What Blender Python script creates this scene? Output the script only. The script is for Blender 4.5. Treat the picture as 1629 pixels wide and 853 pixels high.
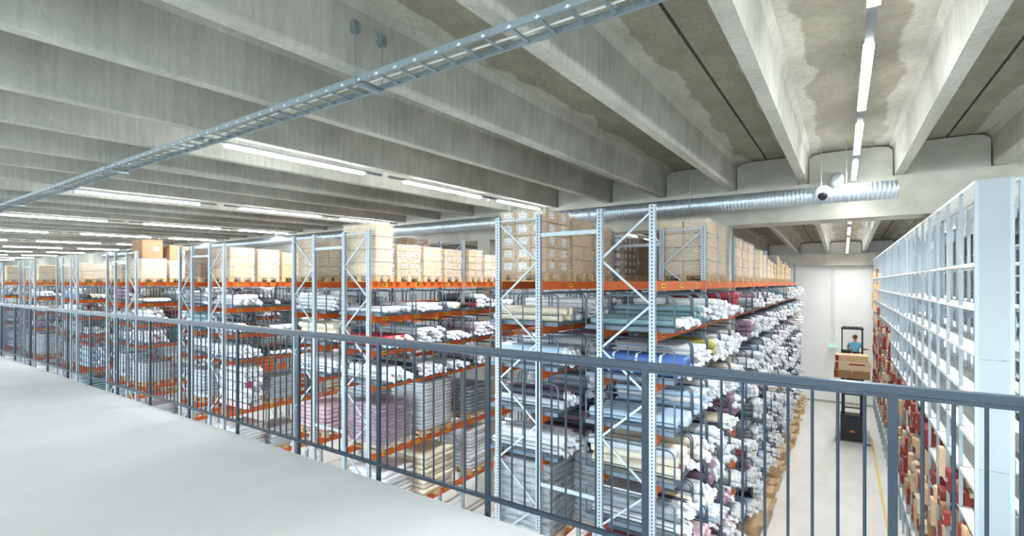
import bpy, bmesh, math, random
import numpy as np
from mathutils import Vector
random.seed(7)
R = random.random
U = random.uniform
PI = math.pi
sc = bpy.context.scene
C = sc.collection
for o in list(bpy.data.objects): bpy.data.objects.remove(o)

# ------------------------------------------------------------------ camera
EYE = 6.6                       # eye height above the warehouse floor
F = 784.0; PHI = math.radians(33.9)
cam = bpy.data.cameras.new('camera'); camo = bpy.data.objects.new('camera', cam); C.objects.link(camo)
camo.location = (0, 0, EYE); camo.rotation_euler = (PI/2, 0, PHI)
cam.sensor_width = 36; cam.lens = F/1629*36; cam.shift_y = (450-426.5)/1629
cam.clip_start = 0.05; cam.clip_end = 300
sc.camera = camo
def proj(x, y, z):
    d = -x*math.sin(PHI)+y*math.cos(PHI); r = x*math.cos(PHI)+y*math.sin(PHI)
    d = max(d, 0.05)
    return 814.5+F*r/d, 450-F*(z-EYE)/d, d
# ------------------------------------------------------------------ world, exposure
w = bpy.data.worlds.new('world'); sc.world = w; w.use_nodes = True
w.node_tree.nodes['Background'].inputs[0].default_value = (0.76, 0.90, 1.0, 1)
w.node_tree.nodes['Background'].inputs[1].default_value = 3.2
sc.view_settings.view_transform = 'Standard'; sc.view_settings.look = 'None'
sc.view_settings.gamma = 1; sc.view_settings.use_curve_mapping = False
sc.view_settings.exposure = 1.22
LAMP = 26.0                      # strength of the lamp diffusers
BEAM_W = 15.0                    # watts per metre of the lamps' downward optics

# ------------------------------------------------------------------ materials
def lin(c):
    return tuple((v/255/12.92 if v/255 <= .04045 else ((v/255+.055)/1.055)**2.4) for v in c)
def mat(name, rgb, rough=.6, metal=0., n=0., ns=6., bump=0., bs=40., rnd=0., stretch=None, spec=.5, col2=None):
    m = bpy.data.materials.new(name); m.use_nodes = True
    nt = m.node_tree; b = nt.nodes['Principled BSDF']
    c = lin(rgb)
    b.inputs['Base Color'].default_value = (*c, 1); b.inputs['Roughness'].default_value = rough
    b.inputs['Metallic'].default_value = metal; b.inputs['Specular IOR Level'].default_value = spec
    tc = nt.nodes.new('ShaderNodeTexCoord'); src = tc.outputs['Object']
    if stretch:
        mp = nt.nodes.new('ShaderNodeMapping'); mp.inputs['Scale'].default_value = stretch
        nt.links.new(src, mp.inputs[0]); src = mp.outputs[0]
    cur = None
    if n > 0 or col2:
        t = nt.nodes.new('ShaderNodeTexNoise'); t.inputs['Scale'].default_value = ns; t.inputs['Detail'].default_value = 6
        t.inputs['Roughness'].default_value = .65
        nt.links.new(src, t.inputs['Vector'])
        mx = nt.nodes.new('ShaderNodeMix'); mx.data_type = 'RGBA'
        lo = tuple(v*(1-n) for v in c); hi = tuple(min(1, v*(1+n)) for v in c)
        if col2: lo = c; hi = lin(col2)
        mx.inputs[6].default_value = (*lo, 1); mx.inputs[7].default_value = (*hi, 1)
        rp = nt.nodes.new('ShaderNodeMapRange'); rp.inputs[1].default_value = .3; rp.inputs[2].default_value = .7
        nt.links.new(t.outputs[0], rp.inputs[0]); nt.links.new(rp.outputs[0], mx.inputs[0])
        cur = mx.outputs[2]
    if rnd > 0:
        oi = nt.nodes.new('ShaderNodeObjectInfo'); hs = nt.nodes.new('ShaderNodeHueSaturation')
        mr = nt.nodes.new('ShaderNodeMapRange'); mr.inputs[3].default_value = 1-rnd; mr.inputs[4].default_value = 1+rnd
        nt.links.new(oi.outputs['Random'], mr.inputs[0]); nt.links.new(mr.outputs[0], hs.inputs['Value'])
        if cur: nt.links.new(cur, hs.inputs['Color'])
        else: hs.inputs['Color'].default_value = (*c, 1)
        cur = hs.outputs[0]
    if cur: nt.links.new(cur, b.inputs['Base Color'])
    if bump > 0:
        t2 = nt.nodes.new('ShaderNodeTexNoise'); t2.inputs['Scale'].default_value = bs; t2.inputs['Detail'].default_value = 4
        nt.links.new(src, t2.inputs['Vector'])
        bp = nt.nodes.new('ShaderNodeBump'); bp.inputs['Strength'].default_value = bump; bp.inputs['Distance'].default_value = .02
        nt.links.new(t2.outputs[0], bp.inputs['Height']); nt.links.new(bp.outputs[0], b.inputs['Normal'])
    return m
def emit(name, rgb, s):
    m = bpy.data.materials.new(name); m.use_nodes = True; nt = m.node_tree
    b = nt.nodes['Principled BSDF']; b.inputs['Emission Color'].default_value = (*lin(rgb), 1)
    b.inputs['Emission Strength'].default_value = s; b.inputs['Base Color'].default_value = (.8, .8, .8, 1)
    return m
M = {}
M['galv'] = mat('galvanised_steel', (164, 174, 180), .42, .35, .10, 30, rnd=.05)
M['galv_dark'] = mat('galvanised_sheet', (168, 182, 190), .4, .6, .14, 18)
M['ladder'] = mat('cable_ladder_steel', (160, 174, 180), .38, .7, .12, 20)
M['duct'] = mat('spiral_duct_steel', (186, 198, 206), .42, .8, .08, 8)
M['orange'] = mat('orange_beam_paint', (206, 96, 38), .45, 0, .07, 8, rnd=.05)
M['rail'] = mat('blue_grey_rail_paint', (40, 55, 68), .3, .1, .04, 20)
M['cradle'] = mat('cradle_grey_paint', (88, 101, 113), .4, .2, .06, 10, rnd=.08)
M['deck'] = mat('cradle_deck', (136, 144, 150), .6, .1, .1, 8)
M['carton'] = mat('carton_board', (196, 166, 128), .75, 0, .06, 3, rnd=.10, bump=.15, bs=60)
M['carton_brown'] = mat('carton_dark_board', (142, 110, 80), .75, 0, .07, 3, rnd=.10)
M['carton_pale'] = mat('carton_pale_board', (204, 184, 154), .75, 0, .05, 3, rnd=.06)
M['carton_red'] = mat('carton_red_print', (134, 44, 36), .65, 0, .12, 4, rnd=.2)
M['paper'] = mat('white_paper', (232, 232, 230), .7)
M['ink'] = mat('dark_print', (52, 46, 44), .7)
M['tape'] = mat('packing_tape', (206, 184, 150), .35)
M['pallet'] = mat('pallet_wood', (196, 164, 122), .8, 0, .14, 14, stretch=(1, 8, 8), rnd=.1)
M['yellow'] = mat('yellow_label', (240, 196, 30), .5)
M['yellow_paint'] = mat('yellow_floor_paint', (218, 196, 128), .6, 0, .1, 6)
M['white_paint'] = mat('white_enamel', (234, 236, 236), .45)
M['shelf'] = mat('shelf_board_white', (228, 229, 226), .4, .1, .03, 5)
M['panel'] = mat('shelving_end_sheet', (152, 159, 162), .45, .2, .03, 2)
M['black'] = mat('black_paint', (26, 28, 30), .45)
M['rubber'] = mat('dark_rubber', (38, 38, 38), .8)
M['lamp_rail'] = mat('lamp_rail_grey', (122, 127, 130), .7, 0, .05, 10)
M['lamp'] = emit('lamp_diffuser', (250, 253, 255), LAMP)
M['green'] = emit('exit_sign_green', (40, 170, 110), .6)
M['shirt'] = mat('blue_shirt', (108, 176, 202), .8, bump=.2, bs=14)
M['trousers'] = mat('dark_trousers', (48, 54, 66), .8)
M['skin'] = mat('skin', (205, 150, 120), .6)
M['hair'] = mat('brown_hair', (98, 66, 44), .8)
M['clear'] = mat('translucent_bin', (214, 220, 224), .25)
WRAP = {'white': (220, 222, 225), 'pale grey': (196, 202, 208), 'cream': (228, 218, 196), 'grey': (146, 152, 158),
        'pale blue': (176, 198, 218), 'blue': (70, 104, 168), 'red': (168, 58, 74), 'purple': (150, 116, 138),
        'dark': (58, 60, 68), 'teal': (120, 150, 156), 'olive': (176, 172, 88), 'pink': (214, 186, 192)}
for k, v in WRAP.items():
    M['w_'+k] = mat('wrap_'+k.replace(' ', '_'), v, .38, 0, .10, 9, bump=.5, bs=16, rnd=.07, stretch=(.6, 2, 2))
M['plastic'] = mat('plastic_bag_ends', (224, 226, 229), .35, 0, .10, 14, bump=.7, bs=30)

def film_mat():
    m = bpy.data.materials.new('stretch_film'); m.use_nodes = True; nt = m.node_tree
    for nn in list(nt.nodes): nt.nodes.remove(nn)
    out = nt.nodes.new('ShaderNodeOutputMaterial'); mx = nt.nodes.new('ShaderNodeMixShader')
    tr = nt.nodes.new('ShaderNodeBsdfTransparent'); pb = nt.nodes.new('ShaderNodeBsdfPrincipled')
    pb.inputs['Base Color'].default_value = (.86, .87, .87, 1); pb.inputs['Roughness'].default_value = .16
    tc = nt.nodes.new('ShaderNodeTexCoord'); mp = nt.nodes.new('ShaderNodeMapping'); mp.inputs['Scale'].default_value = (1.2, 1.2, 5)
    mp.inputs['Rotation'].default_value = (.35, .3, 0)
    t = nt.nodes.new('ShaderNodeTexNoise'); t.inputs['Scale'].default_value = 5; t.inputs['Detail'].default_value = 5; t.inputs['Distortion'].default_value = 1.2
    rp = nt.nodes.new('ShaderNodeMapRange'); rp.inputs[1].default_value = .42; rp.inputs[2].default_value = .75; rp.inputs[3].default_value = .10; rp.inputs[4].default_value = .55
    bp = nt.nodes.new('ShaderNodeBump'); bp.inputs['Strength'].default_value = .9; bp.inputs['Distance'].default_value = .04
    L = nt.links.new
    L(tc.outputs['Object'], mp.inputs[0]); L(mp.outputs[0], t.inputs['Vector']); L(t.outputs[0], rp.inputs[0]); L(rp.outputs[0], mx.inputs[0])
    L(t.outputs[0], bp.inputs['Height']); L(bp.outputs[0], pb.inputs['Normal'])
    L(tr.outputs[0], mx.inputs[1]); L(pb.outputs[0], mx.inputs[2]); L(mx.outputs[0], out.inputs[0])
    return m
M['film'] = film_mat()

def concrete(name, base, light, ribband=False, blotch=.22, streak=True):
    m = bpy.data.materials.new(name); m.use_nodes = True; nt = m.node_tree; L = nt.links.new
    b = nt.nodes['Principled BSDF']; b.inputs['Roughness'].default_value = .85; b.inputs['Specular IOR Level'].default_value = .25
    tc = nt.nodes.new('ShaderNodeTexCoord')
    def noise(scale, st=(1, 1, 1), det=6, dist=0):
        mp = nt.nodes.new('ShaderNodeMapping'); mp.inputs['Scale'].default_value = st
        L(tc.outputs['Object'], mp.inputs[0])
        t = nt.nodes.new('ShaderNodeTexNoise'); t.inputs['Scale'].default_value = scale; t.inputs['Detail'].default_value = det; t.inputs['Distortion'].default_value = dist
        L(mp.outputs[0], t.inputs['Vector']); return t.outputs[0]
    def mr(s, a, b_, c_, d_):
        r = nt.nodes.new('ShaderNodeMapRange'); r.inputs[1].default_value = a; r.inputs[2].default_value = b_; r.inputs[3].default_value = c_; r.inputs[4].default_value = d_
        L(s, r.inputs[0]); return r.outputs[0]
    def math_(op, a, b_=None):
        n_ = nt.nodes.new('ShaderNodeMath'); n_.operation = op
        for i, v in enumerate((a, b_)):
            if v is None: continue
            if isinstance(v, (int, float)): n_.inputs[i].default_value = v
            else: L(v, n_.inputs[i])
        return n_.outputs[0]
    mx = nt.nodes.new('ShaderNodeMix'); mx.data_type = 'RGBA'
    mx.inputs[6].default_value = (*lin(base), 1); mx.inputs[7].default_value = (*lin(light), 1)
    if ribband:                                   # cement wash along the ribs, with a ragged edge
        sx = nt.nodes.new('ShaderNodeSeparateXYZ'); L(tc.outputs['Object'], sx.inputs[0])
        d = math_('ABSOLUTE', math_('SUBTRACT', math_('ABSOLUTE', sx.outputs[0]), .8))
        nz = math_('MULTIPLY', math_('SUBTRACT', noise(1.6, (1, .6, 1), 5), .5), .55)
        e = math_('ADD', d, nz)
        L(mr(e, .30, .34, 1, 0), mx.inputs[0])
    else:
        L(mr(noise(1.1, (1, .5, 1)), .4, .62, 0, 1), mx.inputs[0])
    v = mr(noise(2.2, (1, .7, 1), 8, .4), .25, .75, 1-blotch, 1+blotch*.6)
    if streak:
        v = math_('MULTIPLY', v, mr(noise(3.0, (6, 6, .35), 5), .3, .7, .86, 1.08))
    hs = nt.nodes.new('ShaderNodeHueSaturation'); L(mx.outputs[2], hs.inputs['Color']); L(v, hs.inputs['Value'])
    L(hs.outputs[0], b.inputs['Base Color'])
    bp = nt.nodes.new('ShaderNodeBump'); bp.inputs['Strength'].default_value = .25; bp.inputs['Distance'].default_value = .02
    L(noise(18, (1, 1, 1), 6), bp.inputs['Height']); L(bp.outputs[0], b.inputs['Normal'])
    return m
M['slab'] = concrete('slab_concrete', (146, 142, 128), (178, 176, 164), True)
M['rib'] = concrete('rib_concrete', (172, 172, 162), (190, 190, 181), False, .16)
M['girder'] = concrete('girder_concrete', (176, 175, 162), (192, 190, 180), False, .14, False)
M['mezz'] = concrete('mezzanine_concrete', (200, 204, 204), (207, 211, 211), False, .03, False)
M['mezz'].node_tree.nodes['Bump'].inputs['Strength'].default_value = .04
M['mezz'].node_tree.nodes['Principled BSDF'].inputs['Roughness'].default_value = .55
M['floor'] = concrete('warehouse_floor_concrete', (216, 215, 209), (224, 223, 218), False, .05, False)
M['floor'].node_tree.nodes['Bump'].inputs['Strength'].default_value = .05
M['floor'].node_tree.nodes['Principled BSDF'].inputs['Roughness'].default_value = .4
M['wall'] = mat('white_sandwich_panel', (240, 240, 238), .55, 0, .02, 1)

# ------------------------------------------------------------------ mesh helpers
BOXF = [(0, 3, 2, 1), (4, 5, 6, 7), (0, 1, 5, 4), (1, 2, 6, 5), (2, 3, 7, 6), (3, 0, 4, 7)]
class MB:
    def __init__(s): s.v = []; s.f = []; s.m = []; s.mats = []; s.cm = 0
    def use(s, m):
        if m not in s.mats: s.mats.append(m)
        s.cm = s.mats.index(m); return s
    def add(s, vs, fs):
        o = len(s.v); s.v += [tuple(v) for v in vs]
        for f in fs: s.f.append(tuple(i+o for i in f)); s.m.append(s.cm)
        return s
    def box(s, x0, x1, y0, y1, z0, z1):
        return s.add([(x0,y0,z0),(x1,y0,z0),(x1,y1,z0),(x0,y1,z0),(x0,y0,z1),(x1,y0,z1),(x1,y1,z1),(x0,y1,z1)], BOXF)
    def bar(s, a, b, w, h, up=(0,0,1)):
        a = Vector(a); b = Vector(b); d = (b-a).normalized(); u = Vector(up)
        if abs(d.dot(u)) > .98: u = Vector((1,0,0))
        sd = d.cross(u).normalized()*w/2; u2 = sd.cross(d).normalized()*h/2
        return s.add([a-sd-u2, a+sd-u2, a+sd+u2, a-sd+u2, b-sd-u2, b+sd-u2, b+sd+u2, b-sd+u2],
                     [(0,1,2,3),(7,6,5,4),(0,4,5,1),(1,5,6,2),(2,6,7,3),(3,7,4,0)])
    def tube(s, path, r, n=6, caps=True):
        P = [Vector(p) for p in path]; rings = []; prev = None
        for i, p in enumerate(P):
            d = (P[min(i+1, len(P)-1)]-P[max(i-1, 0)]).normalized()
            if prev is None:
                u = d.orthogonal().normalized()
            else:
                u = prev-d*prev.dot(d)
                u = u.normalized() if u.length > 1e-6 else d.orthogonal().normalized()
            prev = u; v2 = d.cross(u)
            rr = r[i] if isinstance(r, (list, tuple)) else r
            rings.append([p+u*rr*math.cos(2*PI*k/n)+v2*rr*math.sin(2*PI*k/n) for k in range(n)])
        vs = [q for g in rings for q in g]; fs = []
        for i in range(len(P)-1):
            for k in range(n):
                a = i*n+k; b = i*n+(k+1) % n; fs.append((a, b, b+n, a+n))
        if caps: fs.append(tuple(range(n-1, -1, -1))); fs.append(tuple(range((len(P)-1)*n, len(P)*n)))
        return s.add(vs, fs)
    def mesh(s, name):
        me = bpy.data.meshes.new(name); me.from_pydata(s.v, [], s.f)
        for m in s.mats: me.materials.append(M[m])
        if len(s.mats) > 1: me.polygons.foreach_set('material_index', s.m)
        me.update(); return me
def link(name, me, parent=None, loc=None, rz=0, smooth=False):
    o = bpy.data.objects.new(name, me); C.objects.link(o)
    if parent: o.parent = parent
    if loc is not None: o.location = loc
    if rz: o.rotation_euler = (0, 0, rz)
    if smooth and me: me.polygons.foreach_set('use_smooth', [True]*len(me.polygons))
    return o
def obj(name, mb, m=None, parent=None, loc=None, smooth=False, rz=0):
    me = mb.mesh(name)
    if m: me.materials.clear(); me.materials.append(M[m])
    return link(name, me, parent, loc, rz, smooth)
def tag(o, label, cat, group=None):
    o['label'] = label; o['category'] = cat
    if group: o['group'] = group
    return o
def thing(name, label, cat, loc=(0,0,0), group=None, rz=0):
    return tag(link(name, None, None, loc, rz), label, cat, group)
def struct(o): o['kind'] = 'structure'; return o
def setmat(o, m):
    o.material_slots[0].link = 'OBJECT'; o.material_slots[0].material = M[m]
def BX(*a): return MB().box(*a)
_cache = {}
def shared(key, fn):
    if key not in _cache: _cache[key] = fn()
    return _cache[key]
ORD = ['first','second','third','fourth','fifth','sixth','seventh','eighth','ninth','tenth','eleventh','twelfth','thirteenth',
       'fourteenth','fifteenth','sixteenth','seventeenth','eighteenth','nineteenth','twentieth','twenty-first','twenty-second',
       'twenty-third','twenty-fourth','twenty-fifth','twenty-sixth','twenty-seventh','twenty-eighth','twenty-ninth','thirtieth']

# ================================================================== STRUCTURE
XL, XR, YB, YW = -70.0, 7.5, -9.0, 32.3
GY0, GY1 = 12.1, 12.9
def cz(y, h0):                     # roof height: rises to the girder, falls behind it
    if y <= 12.5: return EYE+h0+.02*y
    return EYE+h0+.25-.0258*(y-12.5)
struct(obj('floor', BX(XL, XR, YB, YW, -.2, 0), 'floor'))
mz = struct(obj('mezzanine_floor', BX(XL, XR, YB, 2.62, 4.75, 5.05), 'mezz'))
wl = struct(link('wall_back', None))
zz = 0
while zz < EYE+.9:                 # wall of horizontal sandwich panels
    z1 = min(zz+1.1, EYE+.93)
    obj('wall_panel', BX(XL, XR, YW, YW+.15, zz+.004, z1-.004), 'wall', wl)
    zz += 1.1
obj('wall_core', BX(XL, XR, YW+.01, YW+.14, 0, 9.4), 'wall', wl)
struct(obj('wall_left', BX(XL-.2, XL, YB, YW, 0, 9.6), 'wall'))
struct(obj('wall_right', BX(XR, XR+.2, YB, YW, 0, 9.9), 'wall'))
struct(obj('baseboard_back', BX(XL, XR, YW-.03, YW, 0, .12), 'girder'))

ceil = struct(link('ceiling', None))
UW = 3.0; RIBX = .8
def ext_y(profile, y0, y1, h):     # profile [(x, dz)] swept along the sloping roof
    mb = MB(); n = len(profile); vs = []
    for y in (y0, y1):
        for x, dz in profile: vs.append((x, y, cz(y, h)+dz))
    fs = [(i, (i+1) % n, n+(i+1) % n, n+i) for i in range(n)]
    fs += [tuple(range(n-1, -1, -1)), tuple(range(n, 2*n))]
    return mb.add(vs, fs)
HS, HR = 2.475, 1.85
slab_prof = [(-1.482, 0), (1.482, 0), (1.482, .09), (-1.482, .09)]
rib_prof = [(-.07, 0), (.07, 0), (.086, .35), (.092, HS-HR-.09), (.15, HS-HR+.004), (-.15, HS-HR+.004), (-.092, HS-HR-.09), (-.086, .35)]
spans = [(YB, 12.38, -2, 24), (12.62, YW, -2, 7)]
for si, (y0, y1, k0, k1) in enumerate(spans):
    sm = ext_y(slab_prof, y0, y1, HS).mesh('double_tee_slab'); sm.materials.append(M['slab'])
    rm = ext_y(rib_prof, y0, y1, HR).mesh('rib'); rm.materials.append(M['rib'])
    for k in range(k0, k1):
        s_ = link('double_tee_slab', sm, ceil, (.104-UW*k, 0, 0))
        for sx in (-1, 1): link('rib', rm, s_, (sx*RIBX, 0, 0))
struct(obj('roof_deck', MB().add([(XL, YB, cz(YB, HS)+.13), (XR, YB, cz(YB, HS)+.13), (XR, 12.5, cz(12.5, HS)+.13), (XL, 12.5, cz(12.5, HS)+.13), (XL, YW, cz(YW, HS)+.13), (XR, YW, cz(YW, HS)+.13)],
       [(0, 1, 2, 3), (3, 2, 5, 4)]), 'ink'))
gr = struct(link('girder', None))
GB, GT = EYE+1.31, cz(12.1, HR)
obj('girder_beam', BX(XL, XR, GY0, GY1, GB, GT-.005), 'girder', gr)
def infill(wd, y, hb, ht, th=.14):
    p = [(-wd/2, hb), (wd/2, hb), (wd/2, ht-.10), (wd/2-.08, ht-.03), (wd/2-.25, ht), (-wd/2+.25, ht), (-wd/2+.08, ht-.03), (-wd/2, ht-.10)]
    n = len(p); vs = [(x, y, z) for x, z in p]+[(x, y+th, z) for x, z in p]
    return MB().add(vs, [tuple(range(n)), tuple(range(2*n-1, n-1, -1))]+[((i+1) % n, i, n+i, n+(i+1) % n) for i in range(n)])
ia = infill(1.6-.20, GY0+.03, GT-.005, cz(12.1, HS)-.02).mesh('infill_panel'); ib = infill(1.4-.20, GY0+.03, GT-.005, cz(12.1, HS)-.02).mesh('infill_panel')
for m_ in (ia, ib): m_.materials.append(M['girder'])
for k in range(-2, 24):
    link('infill_panel', ia, gr, (.104-UW*k, 0, 0)); link('infill_panel', ib, gr, (.104-UW*k+1.5, 0, 0))
eg = struct(link('girder', None))
obj('girder_beam', BX(XL, XR, YW-.45, YW-.04, EYE+.93, cz(YW, HR)-.005), 'girder', eg)
ic = infill(1.6-.2, YW-.2, cz(YW, HR)-.005, cz(YW, HS)-.01, .1).mesh('infill_panel'); idd = infill(1.4-.2, YW-.2, cz(YW, HR)-.005, cz(YW, HS)-.01, .1).mesh('infill_panel')
for m_ in (ic, idd): m_.materials.append(M['wall'])
for k in range(-2, 7):
    link('infill_panel', ic, eg, (.104-UW*k, 0, 0)); link('infill_panel', idd, eg, (.104-UW*k+1.5, 0, 0))
for cx in (-2.40, -9.2):
    struct(obj('column', BX(cx-.23, cx+.23, 12.12, 12.57, 0, GB), 'girder'))
struct(obj('aisle_line', BX(.95, 1.03, 7.9, 26.0, 0, .004), 'yellow_paint'))

# ================================================================== RAILING on the mezzanine edge
rl = thing('guard_railing', 'blue-grey steel guard railing with thin upright bars along the mezzanine edge', 'railing')
RY = 2.66; X0, X1 = -34.0, 2.4; ZR = 6.145
obj('top_rail', MB().bar((X0, RY, ZR), (X1, RY, ZR), .05, .034), 'rail', rl)
obj('lower_flat', MB().bar((X0, RY, ZR-.03), (X1, RY, ZR-.03), .018, .016), 'rail', rl)
obj('bottom_rail', MB().bar((X0, RY, 5.157), (X1, RY, 5.157), .03, .024), 'rail', rl)
pm = BX(-.017, .017, -.011, .011, 4.93, ZR-.01).mesh('post'); pm.materials.append(M['rail'])
bm_ = MB().tube([(0, 0, 5.157), (0, 0, ZR-.02)], .007, 6, False).mesh('baluster'); bm_.materials.append(M['rail'])
anch = BX(-.05, .05, -.06, -.012, 4.94, 5.02).mesh('anchor_plate'); anch.materials.append(M['rail'])
PS = 1.08; nb = 11; cnt = 0; rest = MB()
for k in range(-2, 32):
    px_ = .176-PS*k
    if px_ > X1 or px_ < X0: continue
    p_ = link('post', pm, rl, (px_, RY, 0)); link('anchor_plate', anch, p_)
    for j in range(1, nb):
        bx_ = px_-PS*j/nb
        if bx_ < X0: continue
        if cnt < 300: link('baluster', bm_, rl, (bx_, RY, 0)); cnt += 1
        else: rest.box(bx_-.006, bx_+.006, RY-.006, RY+.006, 5.157, ZR-.02)
if rest.v:
    o = obj('balusters', rest, 'rail', rl); o['kind'] = 'stuff'

# ================================================================== PALLET RACKS
PER = 5.78; YR = 6.63; BAY = 2.95; TOPZ = EYE+1.065
LV0 = [EYE+.02-.7*i for i in range(9)]                  # beam levels of the first rack
LV1 = [EYE+.02-.7*i for i in (0, 1, 2, 3, 5, 7)]
RN = ['forklift-aisle rack', 'second rack from forklift aisle', 'third rack from forklift aisle', 'fourth rack from forklift aisle',
      'fifth rack from forklift aisle', 'sixth rack from forklift aisle', 'seventh rack from forklift aisle']
PX, PY = .082, .07
def holed(mb, o, du, wd, z0, z1, hw=.018, hh=.026, pitch=.05):   # perforated strip from o along du
    o = Vector(o); du = Vector(du); a = wd/2-hw/2; b = wd/2+hw/2
    def P(u, z): q = o+du*u; return (q.x, q.y, z)
    mb.add([P(0, z0), P(a, z0), P(a, z1), P(0, z1)], [(0, 1, 2, 3)])
    mb.add([P(b, z0), P(wd, z0), P(wd, z1), P(b, z1)], [(0, 1, 2, 3)])
    z = z0
    while z < z1-pitch:
        mb.add([P(a, z), P(b, z), P(b, z+pitch-hh), P(a, z+pitch-hh)], [(0, 1, 2, 3)]); z += pitch
    mb.add([P(a, z), P(b, z), P(b, z1), P(a, z1)], [(0, 1, 2, 3)])
def post_mesh():
    mb = MB().use('galv'); x, y = PX/2, PY/2
    holed(mb, (-x, -y, 0), (1, 0, 0), PX, 0, TOPZ); holed(mb, (x, -y, 0), (0, 1, 0), PY, 0, TOPZ)
    mb.add([(-x, -y, 0), (-x, y, 0), (-x, y, TOPZ), (-x, -y, TOPZ), (x, y, 0), (x, y, TOPZ)], [(0, 3, 2, 1), (1, 2, 5, 4)])
    mb.use('ink'); mb.box(-x+.008, x-.008, -y+.008, y-.002, .01, TOPZ-.012)  # near-black core: shade inside the hollow post, painted behind the holes
    mb.use('galv'); mb.box(-x-.03, x+.03, -y-.03, y+.03, 0, .008)
    return mb.mesh('post')
POST = post_mesh()
def beam_mesh(L, lo): 
    mb = MB().use('orange'); mb.box(-.022, .022, 0, L, -.13, 0)
    mb.use('orange'); mb.box(-.03, .03, -.004, .03, -.16, .03); mb.box(-.03, .03, L-.03, L+.004, -.16, .03)
    return mb.mesh('beam')
BEAM = beam_mesh(BAY-PY-.01, 0)
LAB = MB().use('yellow').box(-.001, .002, -.07, .07, -.03, .03).use('ink').box(.002, .0025, -.05, .05, -.012, .012).mesh('location_label')
def frame_x(k):          # (A inner, A face, B outer, B inner)
    f = -2.11-PER*k
    return f-.85, f, f-2.653, f-1.80
NB = [8, 3, 3, 2, 2, 2, 2]
racks = []
for k in range(7):
    rk = thing('pallet_rack', ['galvanised pallet rack with orange beams lining the forklift aisle',
        'galvanised double pallet rack, second from the forklift aisle', 'galvanised double pallet rack, third from the forklift aisle',
        'galvanised double pallet rack, fourth from the forklift aisle', 'galvanised double pallet rack, fifth from the forklift aisle',
        'galvanised double pallet rack, sixth from the forklift aisle', 'galvanised double pallet rack at far left, seventh from the forklift aisle'][k],
        'pallet rack', (0, 0, 0), 'tall pallet racks with orange beams')
    ai, af, bo, bi = frame_x(k)
    LV = LV0 if k == 0 else LV1
    nbay = NB[k]
    for j in range(nbay+1):
        y = YR+BAY*j
        for side, (xa, xb) in enumerate(((ai, af), (bo, bi))):
            fr = link('upright_frame', None, rk, (0, y, 0))
            for x in (xa+PX/2, xb-PX/2): link('post', POST, fr, (x, 0, 0))
            z = TOPZ-.10; right = (side == 0)
            if j < 3 or side == 0:
                obj('brace', MB().bar((xa+PX, 0, z+.04), (xb-PX, 0, z+.04), .02, .03), 'galv', fr)
                while z > .8:
                    z2 = z-.64
                    a, b = (xb-PX*.8, xa+PX*.8) if right else (xa+PX*.8, xb-PX*.8)
                    bb = MB().bar((a-xa, 0, 0), (b-xa, 0, -.62), .022, .03)
                    mm = _cache.get(('bm', right))
                    if mm is None:
                        mm = bb.mesh('brace'); mm.materials.append(M['galv']); _cache[('bm', right)] = mm
                    link('brace', mm, fr, (xa, 0, z))
                    z = z2; right = not right
        if j < 3:
            for zs in (TOPZ-.32, TOPZ-4.2):
                obj('spacer_bar', BX(bi, ai, y-.02, y+.02, zs-.03, zs+.03), 'galv', rk)
    # beams
    for j in range(nbay):
        y = YR+BAY*j+PY/2+.005
        for i, z in enumerate(LV):
            for x, s in ((af-.03, 1), (ai+.03, -1), (bi-.03, 1), (bo+.03, -1)):
                if s == -1 and j > 1: continue
                if x < ai and (j > 1 or (k == 0 and j == 0 and i == 5)): continue
                bmm = link('beam', BEAM, rk, (x, y, z))
                if x == af-.03 and j < 3:
                    for q in (.35, 1.3, 2.3): link('location_label', LAB, bmm, (.022, q, -.065))
                elif x == bi-.03 and j == 0 and k < 2:
                    link('location_label', LAB, bmm, (.022, 1.0, -.065))
    racks.append(rk)

# ------------------------------------------------------------------ cradles
CL, CW, CH = 1.3, .86, .46
def hoop_mesh():
    mb = MB(); r = .1; L = CL/2
    path = [(-L, 0, .02), (-L, 0, CH-r)]
    for t in range(1, 4): a = t/4*PI/2; path.append((-L+r-r*math.cos(a), 0, CH-r+r*math.sin(a)))
    path += [(-L+r, 0, CH), (L-r, 0, CH)]
    for t in range(1, 4): a = t/4*PI/2; path.append((L-r+r*math.sin(a), 0, CH-r+r*math.cos(a)))
    path += [(L, 0, CH-r), (L, 0, .02)]
    mb.tube(path, .014, 6)
    mb.tube([(0, 0, .03), (0, 0, CH)], .011, 5, False)
    mb.tube([(-L, 0, .13), (L, 0, .13)], .010, 5, False)
    return mb
HOOP = hoop_mesh().mesh('side_hoop'); HOOP.materials.append(M['cradle'])
HOOP.polygons.foreach_set('use_smooth', [True]*len(HOOP.polygons))
CFR = MB()
for y in (-CW/2, CW/2): CFR.box(-CL/2, CL/2, y-.02, y+.02, 0, .06)
for x in (-CL/2+.02, 0, CL/2-.02): CFR.box(x-.02, x+.02, -CW/2+.02, CW/2-.02, .005, .05)
CFRM = CFR.mesh('base_frame'); CFRM.materials.append(M['cradle'])
CDK = BX(-CL/2+.01, CL/2-.01, -CW/2+.02, CW/2-.02, .05, .062).mesh('deck'); CDK.materials.append(M['deck'])
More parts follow.
